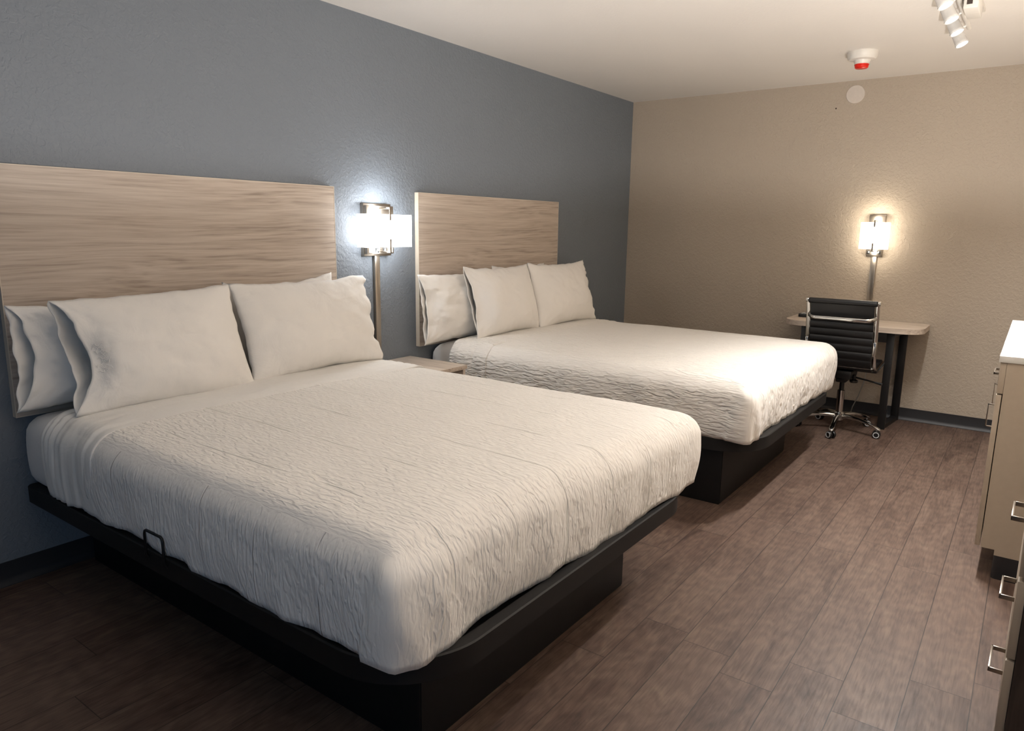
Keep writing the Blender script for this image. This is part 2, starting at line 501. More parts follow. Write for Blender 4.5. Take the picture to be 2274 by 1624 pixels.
def soft_box(x0, x1, y0, y1, z0, z1, r, crown=.02, step=.022, foot=True, head=False, bulge=.012, wr=.006, seed=0., side_uv='v', hem=0.0, fold=False, bottom=False, lumps=0.0, skew=0.0, streak=0.0, stepx=None):
    """draped rounded box: top, two sides, foot (and head) faces with a 'cloth' UV map"""
    bm = bmesh.new(); uvl = bm.loops.layers.uv.new('cloth'); fdl = bm.loops.layers.float_color.new('fade')
    I = max(2, round((x1 - x0) / (stepx or step))); J = max(2, round((y1 - y0) / step)); K = max(2, round((z1 - z0) / step))
    P = lambda i, j, k: Vector((x0 + (x1 - x0) * i / I, y0 + (y1 - y0) * j / J, z0 + (z1 - z0) * k / K))
    lo = Vector((x0 + (r if head else -9), y0 + r, z0 + (r if bottom else -9))); hi = Vector((x1 - (r if foot else -9), y1 - r, z1 - r))
    cache = {}
    def shape(p):
        q = Vector((min(max(p.x, lo.x), hi.x), min(max(p.y, lo.y), hi.y), min(max(p.z, lo.z), hi.z)))
        d = p - q
        nrm = d.normalized() if d.length > 1e-6 else Vector((0, 0, 1))
        if d.length > 1e-6:
            nxy = (abs(d.x) ** 5 + abs(d.y) ** 5) ** .2
            out = q + d * (r / math.sqrt(nxy * nxy + d.z * d.z))
        else: out = p.copy()
        u = (p.x - x0) / (x1 - x0); v = (p.y - y0) / (y1 - y0); t = (p.z - z0) / (z1 - z0)
        out.z += crown * (1 - (2 * v - 1) ** 4) * (1 - max(0, 2 * u - 1) ** 4) * t * t
        side = 1 - abs(nrm.z)
        out += nrm * side * bulge * math.sin(PI * max(0, min(1, t)))
        # wrinkles: vertical gathers on the hanging faces, gentle undulation on top
        if wr:
            g = fbm(p.x * 9 + seed, p.y * 9 - seed, p.z * 1.8 + seed, 3)
            out += nrm * side * wr * g * (1.2 - .5 * t)
            out.z += (1 - side) * wr * .6 * fbm(p.x * 2.5 + seed, p.y * 2.5, seed, 3)
        if streak:
            out += nrm * streak * fbm(p.x * 34 + 2 * fbm(p.x * 3, p.y * 3, seed, 2), (p.y - p.z) * 1.6, seed, 3) * (.35 + .65 * sstep(.25, .02, min(p.y - y0, y1 - p.y)))
        if lumps:
            out += nrm * side * lumps * fbm(p.x * 4 + seed, p.y * 4, p.z * 5, 3) * (1 - t * .5)
        if hem and t < .35:
            out.z += (1 - t / .35) * hem * fbm(p.x * 5 + seed, p.y * 5, 3.3 + seed, 2)
        if fold and side > .2:
            # mitred corner at the foot: cloth of the foot face laps over the side
            if nrm.y < -.5 or nrm.x > .2:
                edge = x1 - .035 - .075 * (1 - t) ** 1.2
                lap = sstep(edge - .006, edge + .004, p.x) * (1 - sstep(y0 + .12, y0 + .3, p.y))
                out += nrm * side * .018 * lap * sstep(1.0, .8, t)
            if nrm.x > .5:
                c = sstep(y0 + .30, y0 + .05, p.y)
                out += nrm * .006 * c * math.sin(p.y * 60 + p.z * 25) * (1 - t)
        if skew: out.x += skew * v * (out.x - x0) / (x1 - x0)
        return out
    def V(i, j, k):
        key = (i, j, k)
        if key not in cache: cache[key] = bm.verts.new(shape(P(i, j, k)))
        return cache[key]
    def face(keys, uv, kind='top'):
        f = bm.faces.new([V(*k) for k in keys])
        for lp, k in zip(f.loops, keys):
            p = P(*k); lp[uvl].uv = uv(p)
            if kind == 'top': fd = .25 + .75 * sstep(.015, .08, min(p.y - y0, y1 - p.y))
            elif kind == 'side': fd = (.25 + .75 * sstep(.03, .09, z1 - p.z)) * (sstep(.0, .10, x1 - p.x) if foot else 1)
            else: fd = .25 + .75 * sstep(.03, .12, min(p.y - y0, y1 - p.y))
            lp[fdl] = (fd, fd, fd, 1)
    for i in range(I):
        for j in range(J):
            face([(i, j, K), (i + 1, j, K), (i + 1, j + 1, K), (i, j + 1, K)], lambda p: (p.x, p.y))
            if bottom: face([(i, j, 0), (i, j + 1, 0), (i + 1, j + 1, 0), (i + 1, j, 0)], lambda p: (p.x, p.y))
    for k in range(K):
        for i in range(I):
            su = (lambda p: (p.z + .25 * p.x, p.x + 5.1)) if side_uv == 'v' else (lambda p: (p.x, p.z * 1.3))
            face([(i, 0, k), (i + 1, 0, k), (i + 1, 0, k + 1), (i, 0, k + 1)], su, 'side')
            face([(i, J, k), (i, J, k + 1), (i + 1, J, k + 1), (i + 1, J, k)], su, 'side')
        for j in range(J):
            if foot: face([(I, j, k), (I, j + 1, k), (I, j + 1, k + 1), (I, j, k + 1)], lambda p: (z1 - p.z + x1, p.y), 'foot')
            if head: face([(0, j, k), (0, j, k + 1), (0, j + 1, k + 1), (0, j + 1, k)], lambda p: (p.z, p.y), 'foot')
    return bm

def solid(o, t, off=-1):
    md = o.modifiers.new('cloth_thickness', 'SOLIDIFY'); md.thickness = t; md.offset = off
    return o

def bed_linen(y0, y1, x1, ztop, which, cov_m, sheet_m, fold_x, sheet_x0, side_uv, seed, skew=0.0):
    e = .010
    mt = obj('mattress', soft_box(.034, x1 - .02, y0 + e, y1 - e, DECK, ztop - .020, .068, crown=.010, step=.03, head=True, bulge=.012, wr=0, bottom=True, skew=skew), M['mattress'])
    tag(mt, f'white mattress in a fitted sheet, showing at the head of the {which} bed', 'mattress', 'mattresses')
    cv = obj('coverlet', soft_box(fold_x - .06, x1, y0, y1, DECK + .019, ztop, .085, crown=.016, step=.02, wr=.008, bulge=.014, seed=seed, side_uv=side_uv, hem=.012, fold=True, lumps=.01, skew=skew), cov_m)
    tag(cv, f'white rippled coverlet tucked over the {which} bed', 'bedspread', 'rippled coverlets'); solid(cv, .006)
    sh = obj('flat_sheet', soft_box(sheet_x0, fold_x, y0 - .003, y1 + .003, DECK + .03, ztop + .009, .088, crown=.018, step=.016, foot=False, wr=.009, bulge=.014, seed=seed + 3, side_uv=side_uv, hem=.02, lumps=.004, streak=.006, stepx=.007), sheet_m)
    tag(sh, f'smooth white top sheet folded back at the pillows of the {which} bed', 'bed sheet', 'folded top sheets'); solid(sh, .006)
    return mt, cv, sh
bed_linen(-.325, 1.375, 2.085, .705, 'nearer', M['cov'], M['sheet'], .635, .24, 'v', 1.0, .06)
bed_linen(2.045, 3.775, 2.125, .705, 'farther', M['cov_far'], M['cov_far'], .50, .20, 'h', 5.0, .03)

# ------------------------------------------------------------------ pillows
def pillow_mesh(w, h, T, open_side=0, seed=0., dip=.05, cuff=.09, pinch=.05, gape=.36, rise=0., wavy=0.):
    """open_side -1/+1: pillowcase mouth on that side. local: u=y, v=z (0 at bottom), n=x"""
    bm = bmesh.new()
    NU, NV = 72, 40
    def pt(a, b, side):
        s = -1 + 2 * a / NU; t = -1 + 2 * b / NV
        ss = s * open_side          # +1 at the mouth
        hh = h / 2 * (1 - dip * (1 - abs(s) ** 2.2))
        ww = w / 2 * (1 - pinch * (1 - abs(t) ** 2.2))
        cz = t * hh * (1 + rise * s); cy = s * ww
        prof = (1 - abs(s) ** 2.6) ** .62 if abs(s) < 1 else 0
        if open_side and ss > 0:
            prof = (1 - (ss * .82) ** 2.6) ** .62
            prof *= 1 - (1 - gape / .57 - .15 * math.sin(t * 2 + seed)) * sstep(.5, 1.0, ss)
        tp = max(0, 1 - abs(t) ** 2.4) ** .7
        n = T / 2 * prof * tp
        # belly sits lower than the middle
        n *= 1 - .18 * t
        edge = (1 - abs(t) ** 6) * (1 if open_side and ss > .5 else (1 - abs(s) ** 6))
        f = side
        wv = .011 * fbm(s * 2.2 + seed, t * 2.2 + f * 3, seed, 3)
        cor = sstep(.45, 1.0, abs(s)) * sstep(.35, 1.0, abs(t))
        wv += .006 * cor * math.sin(math.atan2(1.05 - abs(t), 1.05 - abs(s)) * 16 + seed)
        if open_side:
            band = math.exp(-((ss - .74) / .11) ** 2)
            wv += .005 * band * fbm(s * 5, t * 11 + seed, f * 2, 3)
            if ss > .5:
                m_ = sstep(.6, 1.0, ss)
                cy += open_side * cuff * .22 * m_ * (fbm(t * 1.6 + seed, f * 5.0, seed, 2) + .25)
                cy -= open_side * cuff * .6 * m_ * (1 - t * t) * (1 if f > 0 else .15)
                wv += .010 * m_ * fbm(t * 3 + seed, f, ss * 2, 2)
        else:
            band = 0
        topw = sstep(.75, 1.0, abs(t))
        wv += .004 * topw * math.sin(s * 34 + 5 * fbm(s * 3, seed, t, 2))
        n += wv * edge * prof ** .3 if prof > 0 else 0
        cy += .006 * fbm(t * 4, s * 3 + seed, 1.7, 2) * abs(s)
        if wavy and s > .6: cy += wavy * sstep(.6, 1, s) * fbm(t * 3.2 + seed, 3.1, seed, 3)
        # edges waver a little
        cz += .006 * fbm(s * 4 + seed, 7.7, t * 1.0, 3) * abs(t) ** 3
        x = side * max(n, 0.0008)
        return Vector((x, cy, max(cz + h / 2, (cz + h / 2) * .25)))
    grid = {}
    for side in (1, -1):
        for a in range(NU + 1):
            for b in range(NV + 1):
                closed_edge = b in (0, NV) or (a == 0 and open_side != -1) or (a == NU and open_side != 1)
                if side == -1 and closed_edge:
                    grid[(side, a, b)] = grid[(1, a, b)]; continue
                p = pt(a, b, side)
                if closed_edge: p.x = 0
                grid[(side, a, b)] = bm.verts.new(p)
    for side in (1, -1):
        for a in range(NU):
            for b in range(NV):
                q = [grid[(side, a, b)], grid[(side, a + 1, b)], grid[(side, a + 1, b + 1)], grid[(side, a, b + 1)]]
                if len(set(q)) < 3: continue
                bm.faces.new(q if side == 1 else q[::-1])
    return bm

def pillow(label, y, x_bot, z, w, h, T, lean, open_side, seed, yaw=0., roll=0., dip=.06, stitched=False, cuff=.09, group='bed pillows', pinch=.05, gape=.36, rise=0., wavy=0.):
    t = thing('pillow', label, 'pillow', (x_bot, y, z), yaw, group)
    t.rotation_euler = (roll, -lean, yaw)
    pc = obj('pillowcase', pillow_mesh(w, h, T, open_side, seed, dip, cuff, pinch, gape, rise, wavy), M['linen'], t, smooth='keep', ang=180)
    smooth_mesh(pc.data, 180)
    solid(pc, .0025)
    if open_side:
        ins = obj('pillow_insert', pillow_mesh(w * .80, h * .86, T * .80, 0, seed + 2, .04), M['mattress'], t)
        ins.location = (0, -open_side * w * .085, h * .06)
        # hem of the mouth: a narrow stitched border on the front layer
    if stitched:
        bm = bmesh.new(); rnd = random.Random(3)
        co = pc.data.vertices
        def surf(yy, zz):
            best = min(((v.co.y - yy) ** 2 + (v.co.z - zz) ** 2, v.co.x) for v in co if v.co.x > 0)
            return best[1]
        for k in range(13):
            yy = open_side * (w / 2 * .72) + rnd.uniform(-.012, .012); zz = h * .34 + k * .0085
            pts = []
            for j in range(6):
                py = yy + (j - 2.5) * .005 + rnd.uniform(-.003, .003); pz = zz + math.sin(j * 1.9 + k) * .006
                pts.append((surf(py, pz) + .003, py, pz))
            add_tube(bm, pts, .0012, 6)
        obj('stitched_mark', bm, M['sheet'], t)['label'] = 'small white embroidered mark on the cuff'
    return t
BZ = .712
pillow('white pillow with an open cuff, front left on the nearer bed', .13, .37, BZ - .006, .75, .475, .21, .36, -1, .0, roll=-.0, stitched=True, rise=.05, dip=.04)
pillow('white closed-end pillow, front right on the nearer bed', .915, .345, BZ, .82, .48, .21, .32, 0, 2.4, roll=.01, dip=.08, wavy=.03)
pillow('white pillow leaning on the headboard behind the front left pillow of the nearer bed', .02, .145, BZ - .008, .77, .42, .15, .10, -1, 4.1, roll=-.02, dip=.11, rise=.03)
pillow('white pillow mostly hidden behind the front right pillow of the nearer bed', .875, .145, BZ - .008, .66, .472, .15, .10, 0, 5.3, roll=.035, dip=.14)
pillow('white pillow with crumpled left end, front left on the farther bed', 2.555, .305, BZ, .73, .485, .21, .26, -1, 7.0, cuff=.02, dip=.09, gape=.12)
pillow('white pillow with wavy right edge, front right on the farther bed', 3.285, .325, BZ, .80, .49, .21, .26, 0, 9.2, dip=.09, wavy=.05)
pillow('white pillow at the left headboard edge, behind the front left pillow of the farther bed', 2.245, .145, BZ - .012, .76, .445, .15, .12, -1, 11.0, cuff=.04, gape=.2)
pillow('white pillow mostly hidden behind the front pillows of the farther bed', 2.93, .145, BZ - .008, .66, .47, .15, .10, 0, 12.4, dip=.1)

# ------------------------------------------------------------------ nightstand
ns = thing('nightstand', 'pale oak nightstand between the two beds', 'nightstand', (0, 1.655, 0))
obj('tabletop', box(.012, .485, -.215, .215, .597, .622, .002), M['oak_ns'], ns)
for s in (-1, 1):
    obj('side_panel', box(.02, .478, s * .205 - (.022 if s > 0 else 0), s * .205 + (.022 if s < 0 else 0), 0, .597, .0015), M['oak_ns'], ns)
obj('shelf', box(.02, .455, -.183, .183, .33, .35, .0015), M['oak_ns'], ns)
obj('back_panel', box(.015, .022, -.183, .183, .02, .596), M['dark_void'], ns)
dr = obj('drawer', box(.03, .44, -.18, .18, .43, .555, .002), M['dark_void'], ns)
obj('drawer_pull', box(.44, .458, -.06, .06, .487, .497, .002), M['nickel'], dr)

# ------------------------------------------------------------------ wall sconces
def outlet_bits(parent, x0, items, front, mir):
    for k, (kind, px, wd) in enumerate(items):
        if kind == 'outlet':
            o = obj('outlet', box(-wd / 2, wd / 2, -front - .004, -front, -.014, .014, .001), M['plastic_white'], parent)
            o.location = (px, 0, x0)
            bm = bmesh.new()
            add_box(bm, -.008, -.005, -front - .0045, -front - .0038, -.005, .006); add_box(bm, .005, .008, -front - .0045, -front - .0038, -.005, .006)
            add_box(bm, -.002, .002, -front - .0045, -front - .0038, -.011, -.007)
            obj('outlet_slot', bm, M['plastic_black'], o, smooth=False)
        else:
            o = obj('switch', box(-wd / 2, wd / 2, -front - .003, -front, -.014, .014, .001), M['plastic_black'], parent)
            o.location = (px, 0, x0)
            obj('switch_toggle', box(-.004, .004, -front - .010, -front - .003, -.003, .007, .001), M['plastic_white'], o)

def sconce(name_label, loc, rotz, pw, ph, shade_w, shade_h, shade_d, shade_m, zc, items, strip_len, clips, group):
    """local: x along the wall, -y out of the wall, z up from the sconce centre"""
    t = thing('wall_lamp', name_label, 'wall lamp', loc, rotz, group)
    obj('wall_plate', box(-pw / 2, pw / 2, -.028, -.0005, -ph / 2, ph / 2, .001), M['nickel'], t)
    fp = obj('front_plate', box(-pw / 2 + .002, pw / 2 - .002, -.052, -.028, -ph / 2 + .012, ph / 2 - .012, .0015), M['nickel'], t)
    # shade: five-sided fabric box, open at top and bottom with thin walls
    bm = bmesh.new()
    out = rrect(-shade_w / 2, shade_w / 2, -.056 - shade_d, -.056, (.012, .012, .004, .004), 5)
    z0, z1 = zc - shade_h / 2, zc + shade_h / 2
    bmp = prism(out, z0, z1)
    obj('lamp_shade', bmp, shade_m, t)['label'] = 'glowing white fabric shade'
    for (cx, cz0, cz1) in clips:
        bm = bmesh.new()
        add_box(bm, cx - .006, cx + .006, -.056 - shade_d - .006, -.056 - shade_d - .001, cz0, cz1, .001)
        zz = cz1 - .008 if cz0 > zc else cz0
        add_box(bm, cx - .006, cx + .006, -.056 - shade_d - .001, -.05, zz, zz + .008, .0008)
        obj('shade_clip', bm, M['nickel'], t)
    outlet_bits(t, -ph / 2 + .034, items, .052, 1)
    obj('cord_cover', box(-.019, .019, -.022, -.0005, -ph / 2 - strip_len, -ph / 2, .001), M['nickel'], t)
    return t
# local frame: on the left wall, -y must point to +x  -> rotate +90 deg: (x,y)->( -y, x)
S1Z = 1.41
sconce('wide two-outlet wall lamp between the headboards on the blue wall', (0, 1.595, S1Z), PI / 2, .215, .30, .37, .185, .075, M['shade_cool'], -.004,
       [('outlet', -.075, .036), ('switch', -.03, .026), ('switch', .03, .026), ('outlet', .075, .036)], 1.41 - .15 - .625,
       [(0, .055, .128), (0, -.128, -.05)], 'wall lamps')
# far wall: -y already points into the room
S2Z = 1.415
s2 = sconce('small square wall lamp above the desk on the taupe wall', (2.142, L, S2Z), 0, .115, .32, .195, .20, .075, M['shade_warm'], .0,
       [('switch', -.034, .026), ('outlet', .0, .026), ('switch', .034, .026)], .45,
       [(0, .065, .118), (0, -.122, -.055)], 'wall lamps')

# ------------------------------------------------------------------ desk, phone, cord
dk = thing('desk', 'pale oak desk with rounded corners and black frame legs under the small wall lamp', 'desk', (2.10, 4.57, 0))
DX, DY0, DY1 = .482, -.235, .255
obj('tabletop', prism(rrect(-DX, DX, DY0, DY1, (.16, .16, .07, .07), 12), .728, .765, .0015), M['oak_x'], dk, ang=50)
for s in (-1, 1):
    f0, b0 = (.255, .287) if s > 0 else (-.345, -.377)
    bm = bmesh.new()
    fx0, fx1 = (f0, f0 + .05); bx0, bx1 = (b0, b0 + .054)
    add_box(bm, fx0, fx1, -.175, -.147, 0, .727, .001)
    add_box(bm, bx0, bx1, .205, .235, 0, .727, .001)
    for z0, z1 in ((0, .03), (.69, .727)):
        q = [bm.verts.new((x, y, z)) for z in (z0, z1) for x, y in ((fx0 + .004, -.147), (fx1 - .004, -.147), (bx1 - .004, .205), (bx0 + .004, .205))]
        for f in ((0, 1, 2, 3), (4, 5, 6, 7), (0, 1, 5, 4), (1, 2, 6, 5), (2, 3, 7, 6), (3, 0, 4, 7)): bm.faces.new([q[i] for i in f])
    obj('leg_frame', bm, M['black_metal'], dk)
obj('rail', box(-.297, .257, -.17, -.15, .65, .727, .001), M['black_metal'], dk)
ph = thing('telephone', 'black cordless telephone on the left end of the desk, behind the chair', 'telephone', (1.755, 4.67, .7655))
obj('base', prism(rrect(-.085, .085, -.075, .075, (.02,) * 4, 5), 0, .026, .006), M['plastic_black'], ph)
obj('cradle', box(.025, .08, -.045, .05, .026, .05, .008), M['plastic_black'], ph)
obj('handset', tube([(.052, .0, .03), (.052, .004, .05), (.052, .02, .125), (.052, .023, .138), (.052, .024, .142)], [.02, .021, .021, .018, .008], 14, flat=None), M['plastic_black'], ph)
bm = bmesh.new()
for i in range(3):
    for j in range(4):
        cx, cy = -.06 + i * .024, -.045 + j * .026
        add_box(bm, cx - .008, cx + .008, cy - .008, cy + .008, .026, .029, .001)
obj('keypad', bm, M['grey_ring'], ph)
tag(obj('power_cord', tube([(2.215, 4.72, .70), (2.205, 4.70, .45), (2.19, 4.69, .30), (2.165, 4.66, .18), (2.135, 4.63, .09), (2.12, 4.66, .03), (2.10, 4.74, .006), (2.09, 4.79, .006)], .004, 8), M['cord']),
    'thin grey cord hanging below the desk behind the chair', 'cord')

# ------------------------------------------------------------------ office chair
CX, CY = 2.125, 4.19
ch = thing('office_chair', 'black ribbed leather office chair with chrome frame and castors, at the desk', 'office chair', (CX, CY, 0))
# side profile (y, z), from the top of the back down to the front of the seat
prof = [(-.265, .975), (-.255, .93), (-.235, .85), (-.215, .75), (-.20, .65), (-.185, .57), (-.165, .525), (-.13, .497), (-.08, .485), (.02, .482), (.14, .49), (.24, .50), (.285, .492), (.30, .47)]
def dense(pr, m=7):
    out = []
    for i in range(len(pr) - 1):
        p0 = Vector(pr[max(i - 1, 0)]); p1 = Vector(pr[i]); p2 = Vector(pr[i + 1]); p3 = Vector(pr[min(i + 2, len(pr) - 1)])
        for k in range(m):
            t = k / m
            out.append(.5 * ((2 * p1) + (p2 - p0) * t + (2 * p0 - 5 * p1 + 4 * p2 - p3) * t * t + (3 * p1 - p0 - 3 * p2 + p3) * t ** 3))
    out.append(Vector(pr[-1])); return out
path = dense(prof)
cum = [0.]
for p, q in zip(path, path[1:]): cum.append(cum[-1] + (q - p).length)
def sling(i0, i1, name, parent):
    """ribbed leather between the side rails"""
    bm = bmesh.new(); NW = 12; hw = .205
    f, bk = [], []
    for i in range(i0, i1 + 1):
        p = path[i]; t = (path[min(i + 1, len(path) - 1)] - path[max(i - 1, 0)]).normalized(); nrm = Vector((-t.y, t.x))
        rib = abs(math.sin(PI * cum[i] / .052)) ** .45 if cum[i] > .156 else .8
        th = .005 + .009 * rib
        rf, rb = [], []
        for j in range(NW + 1):
            x = -hw + 2 * hw * j / NW
            rf.append(bm.verts.new((x, p.x + nrm.x * th, p.y + nrm.y * th))); rb.append(bm.verts.new((x, p.x - nrm.x * th, p.y - nrm.y * th)))
        f.append(rf); bk.append(rb)
    for i in range(len(f) - 1):
        for j in range(NW):
            bm.faces.new((f[i][j], f[i][j + 1], f[i + 1][j + 1], f[i + 1][j])); bm.faces.new((bk[i][j], bk[i + 1][j], bk[i + 1][j + 1], bk[i][j + 1]))
        bm.faces.new((f[i][0], f[i + 1][0], bk[i + 1][0], bk[i][0])); bm.faces.new((f[i][NW], bk[i][NW], bk[i + 1][NW], f[i + 1][NW]))
    bm.faces.new([*f[0], *bk[0][::-1]]); bm.faces.new([*f[-1], *bk[-1][::-1]])
    return obj(name, bm, M['leather'], parent, ang=60)
def rib_path(m):
    pass
path_fine = path
path = dense(prof, 14); cum = [0.]
for p, q in zip(path, path[1:]): cum.append(cum[-1] + (q - p).length)
mid = min(range(len(path)), key=lambda i: (path[i] - Vector((-.165, .525))).length)
sling(0, mid, 'backrest', ch)
sling(mid + 1, len(path) - 1, 'seat', ch)
obj('headrest_roll', tube([(-.222, -.262, .965), (-.215, -.262, .965), (.215, -.262, .965), (.222, -.262, .965)], [.014, .02, .02, .014], 16, flat=None), M['leather'], ch)
for s in (-1, 1):
    pts = [(s * .222, p.x, p.y) for p in dense(prof, 5)]
    obj('side_rail', tube(pts, .01, 10, flat=(.0065, .014)), M['chrome'], ch)
    obj('rail_cap', lathe([(0, -.006), (.014, -.006), (.014, .006), (0, .006)], 16, Matrix.Translation((s * .232, -.262, .968)) @ Matrix.Rotation(PI / 2, 4, 'Y')), M['chrome'], ch)
    # bracket on the rail low on the back
    obj('bracket', box(s * .222 - .009, s * .222 + .009, -.225, -.185, .60, .70, .004), M['chrome'], ch)
bar = [(-.222, -.235, .868), (-.214, -.262, .862), (-.185, -.292, .852), (-.16, -.298, .85), (.16, -.298, .85), (.185, -.292, .852), (.214, -.262, .862), (.222, -.235, .868)]
obj('back_brace', tube(bar, .012, 12, flat=(.006, .013)), M['chrome'], ch)
obj('lower_brace', tube([(-.215, -.155, .505), (.215, -.155, .505)], .007, 10), M['chrome'], ch)
obj('seat_brace', box(-.225, .225, -.03, .03, .455, .474, .003), M['black_metal'], ch)
mech = obj('tilt_mechanism', box(-.075, .075, -.10, .12, .40, .462, .012), M['black_metal'], ch)
add = bmesh.new(); add_box(add, -.035, .035, -.06, .06, .365, .41, .01)
obj('mechanism_neck', add, M['black_metal'], mech)
obj('lever', tube([(.05, -.02, .43), (.09, -.03, .412), (.22, -.05, .395), (.27, -.055, .388)], [.006, .006, .006, .010], 10), M['black_metal'], mech)
obj('tension_knob', lathe([(0, .36), (.024, .36), (.028, .366), (.028, .376), (.012, .385), (.012, .415), (0, .415)], 20, Matrix.Translation((.085, -.045, .015))), M['plastic_black'], mech)
obj('gas_lift', lathe([(0, .13), (.026, .13), (.026, .30), (.02, .303), (0, .303)], 24), M['chrome'], ch)
obj('lift_sleeve', lathe([(0, .30), (.0165, .30), (.0165, .40), (0, .40)], 20), M['black_metal'], ch)
obj('hub', lathe([(0, .075), (.03, .075), (.037, .085), (.037, .13), (.03, .138), (0, .138)], 24), M['chrome'], ch)
for k in range(5):
    a = math.radians(-87 + 72 * k); c, s = math.cos(a), math.sin(a)
    bm = bmesh.new()
    rings = []
    for (r, z, w, h) in [(.025, .108, .021, .018), (.08, .113, .019, .015), (.15, .108, .017, .012), (.21, .095, .016, .010), (.262, .078, .018, .010), (.297, .066, .017, .008), (.308, .06, .008, .004)]:
        ring = []
        for q in range(12):
            t = 2 * PI * q / 12
            lx, lz = w * math.copysign(abs(math.cos(t)) ** .7, math.cos(t)), h * math.copysign(abs(math.sin(t)) ** .7, math.sin(t))
            ring.append(bm.verts.new((r * c - lx * s, r * s + lx * c, z + lz)))
        rings.append(ring)
    for A, B in zip(rings, rings[1:]):
        for q in range(12): bm.faces.new((A[q], A[(q + 1) % 12], B[(q + 1) % 12], B[q]))
    bm.faces.new(rings[0][::-1]); bm.faces.new(rings[-1])
    leg = obj('base_arm', bm, M['chrome'], ch)
    ca = a + (.9, .35, -.5, .6, -.7)[k]
    cc = Vector((c * .282, s * .282, 0))
    mtx = Matrix.Translation(cc) @ Matrix.Rotation(ca, 4, 'Z')
    bm = bmesh.new()
    for sd in (-1, 1):
        add_lathe(bm, [(0, -.009), (.024, -.009), (.027, -.005), (.027, .005), (.024, .009), (0, .009)], 24, mtx @ Matrix.Translation((0, sd * .016, .0272)) @ Matrix.Rotation(PI / 2, 4, 'X'))
    cst = obj('castor', bm, M['plastic_black'], leg)
    bm = bmesh.new()
    for sd in (-1, 1):
        add_lathe(bm, [(.0155, -.001), (.021, -.001), (.021, .0015), (.0155, .0015), (.0155, -.001)], 24, mtx @ Matrix.Translation((0, sd * .026, .0272)) @ Matrix.Rotation(PI / 2, 4, 'X'))
    add_tube(bm, [mtx @ Vector((.0, 0, .03)), mtx @ Vector((0, 0, .062))], .006, 8)
    obj('castor_ring', bm, M['grey_ring'], leg)['label'] = 'pale ring on the castor'

# ------------------------------------------------------------------ taupe cabinet by the far right
cb = thing('cabinet', 'taupe cabinet with a white top at the right edge of the room', 'cabinet', (3.128, 2.1, 0))
CD, CLn = .63, 1.54
# carcass: notched at the toe kick
bm = bmesh.new()
sec = [(0, .128), (.05, .128), (.05, .104), (CD, .104), (CD, .925), (0, .925)]
a = [bm.verts.new((x, 0, z)) for x, z in sec]; b2 = [bm.verts.new((x, CLn, z)) for x, z in sec]
for k in range(len(sec)): bm.faces.new((a[k], a[(k + 1) % len(sec)], b2[(k + 1) % len(sec)], b2[k]))
bm.faces.new(a[::-1]); bm.faces.new(b2)
obj('body', bm, M['taupe_cab'], cb, smooth=False)
obj('toe_kick', prism(rrect(.05, CD, .0, CLn, (.018, .004, .004, .018), 6), 0, .104), M['black_base'], cb)
obj('worktop', box(-.028, CD, -.008, CLn + .005, .9255, .952, .0015), M['cab_top'], cb)
def pull(parent, p0, p1, out, w=.010, th=.0045):
    """square-section bow handle between two points on the front, sticking out along -x by out"""
    bm = bmesh.new()
    p0 = Vector(p0); p1 = Vector(p1); d = (p1 - p0)
    if abs(d.y) > abs(d.z):
        add_box(bm, p0.x - out, p0.x, p0.y, p0.y + th, p0.z - w / 2, p0.z + w / 2, .0006)
        add_box(bm, p0.x - out, p0.x, p1.y - th, p1.y, p0.z - w / 2, p0.z + w / 2, .0006)
        add_box(bm, p0.x - out, p0.x - out + th, p0.y, p1.y, p0.z - w / 2, p0.z + w / 2, .0006)
    else:
        add_box(bm, p0.x - out, p0.x, p0.y - w / 2, p0.y + w / 2, p0.z, p0.z + th, .0006)
        add_box(bm, p0.x - out, p0.x, p0.y - w / 2, p0.y + w / 2, p1.z - th, p1.z, .0006)
        add_box(bm, p0.x - out, p0.x - out + th, p0.y - w / 2, p0.y + w / 2, p0.z, p1.z, .0006)
    return obj('handle', bm, M['nickel'], parent)
for k in range(3):
    y0, y1 = .002 + k * CLn / 3, (k + 1) * CLn / 3 - .002
    d = obj('drawer', box(-.0225, -.0005, y0, y1, .795, .922, .001), M['taupe_cab'], cb)
    pull(d, (-.0225, y0 + .12, .858), (-.0225, y0 + .25, .858), .022)
    d = obj('door', box(-.0225, -.0035, y0, y1, .132, .789, .001), M['taupe_cab'], cb)
    pull(d, (-.0225, y0 + .05, .64), (-.0225, y0 + .05, .74), .024)

# ------------------------------------------------------------------ dark drawer chest at the right edge
dc = thing('drawer_chest', 'dark-sided chest of drawers with metal bow handles, cut by the lower right picture corner', 'chest of drawers', (3.2335, .60, 0), math.radians(-.9))
obj('body', box(.0195, .50, 0, .48, .0, .855, .001), M['dark_wood'], dc, smooth=False)
obj('worktop', box(-.004, .505, -.004, .484, .8555, .882, .0015), M['dark_wood'], dc)
for k, zc in enumerate((.315, .522, .735)):
    d = obj('drawer', box(.0, .0185, .004, .476, zc - .10, zc + .10, .001), M['taupe_cab'], dc)
    pull(d, (0, .125, zc), (0, .255, zc), .033, .012, .005)

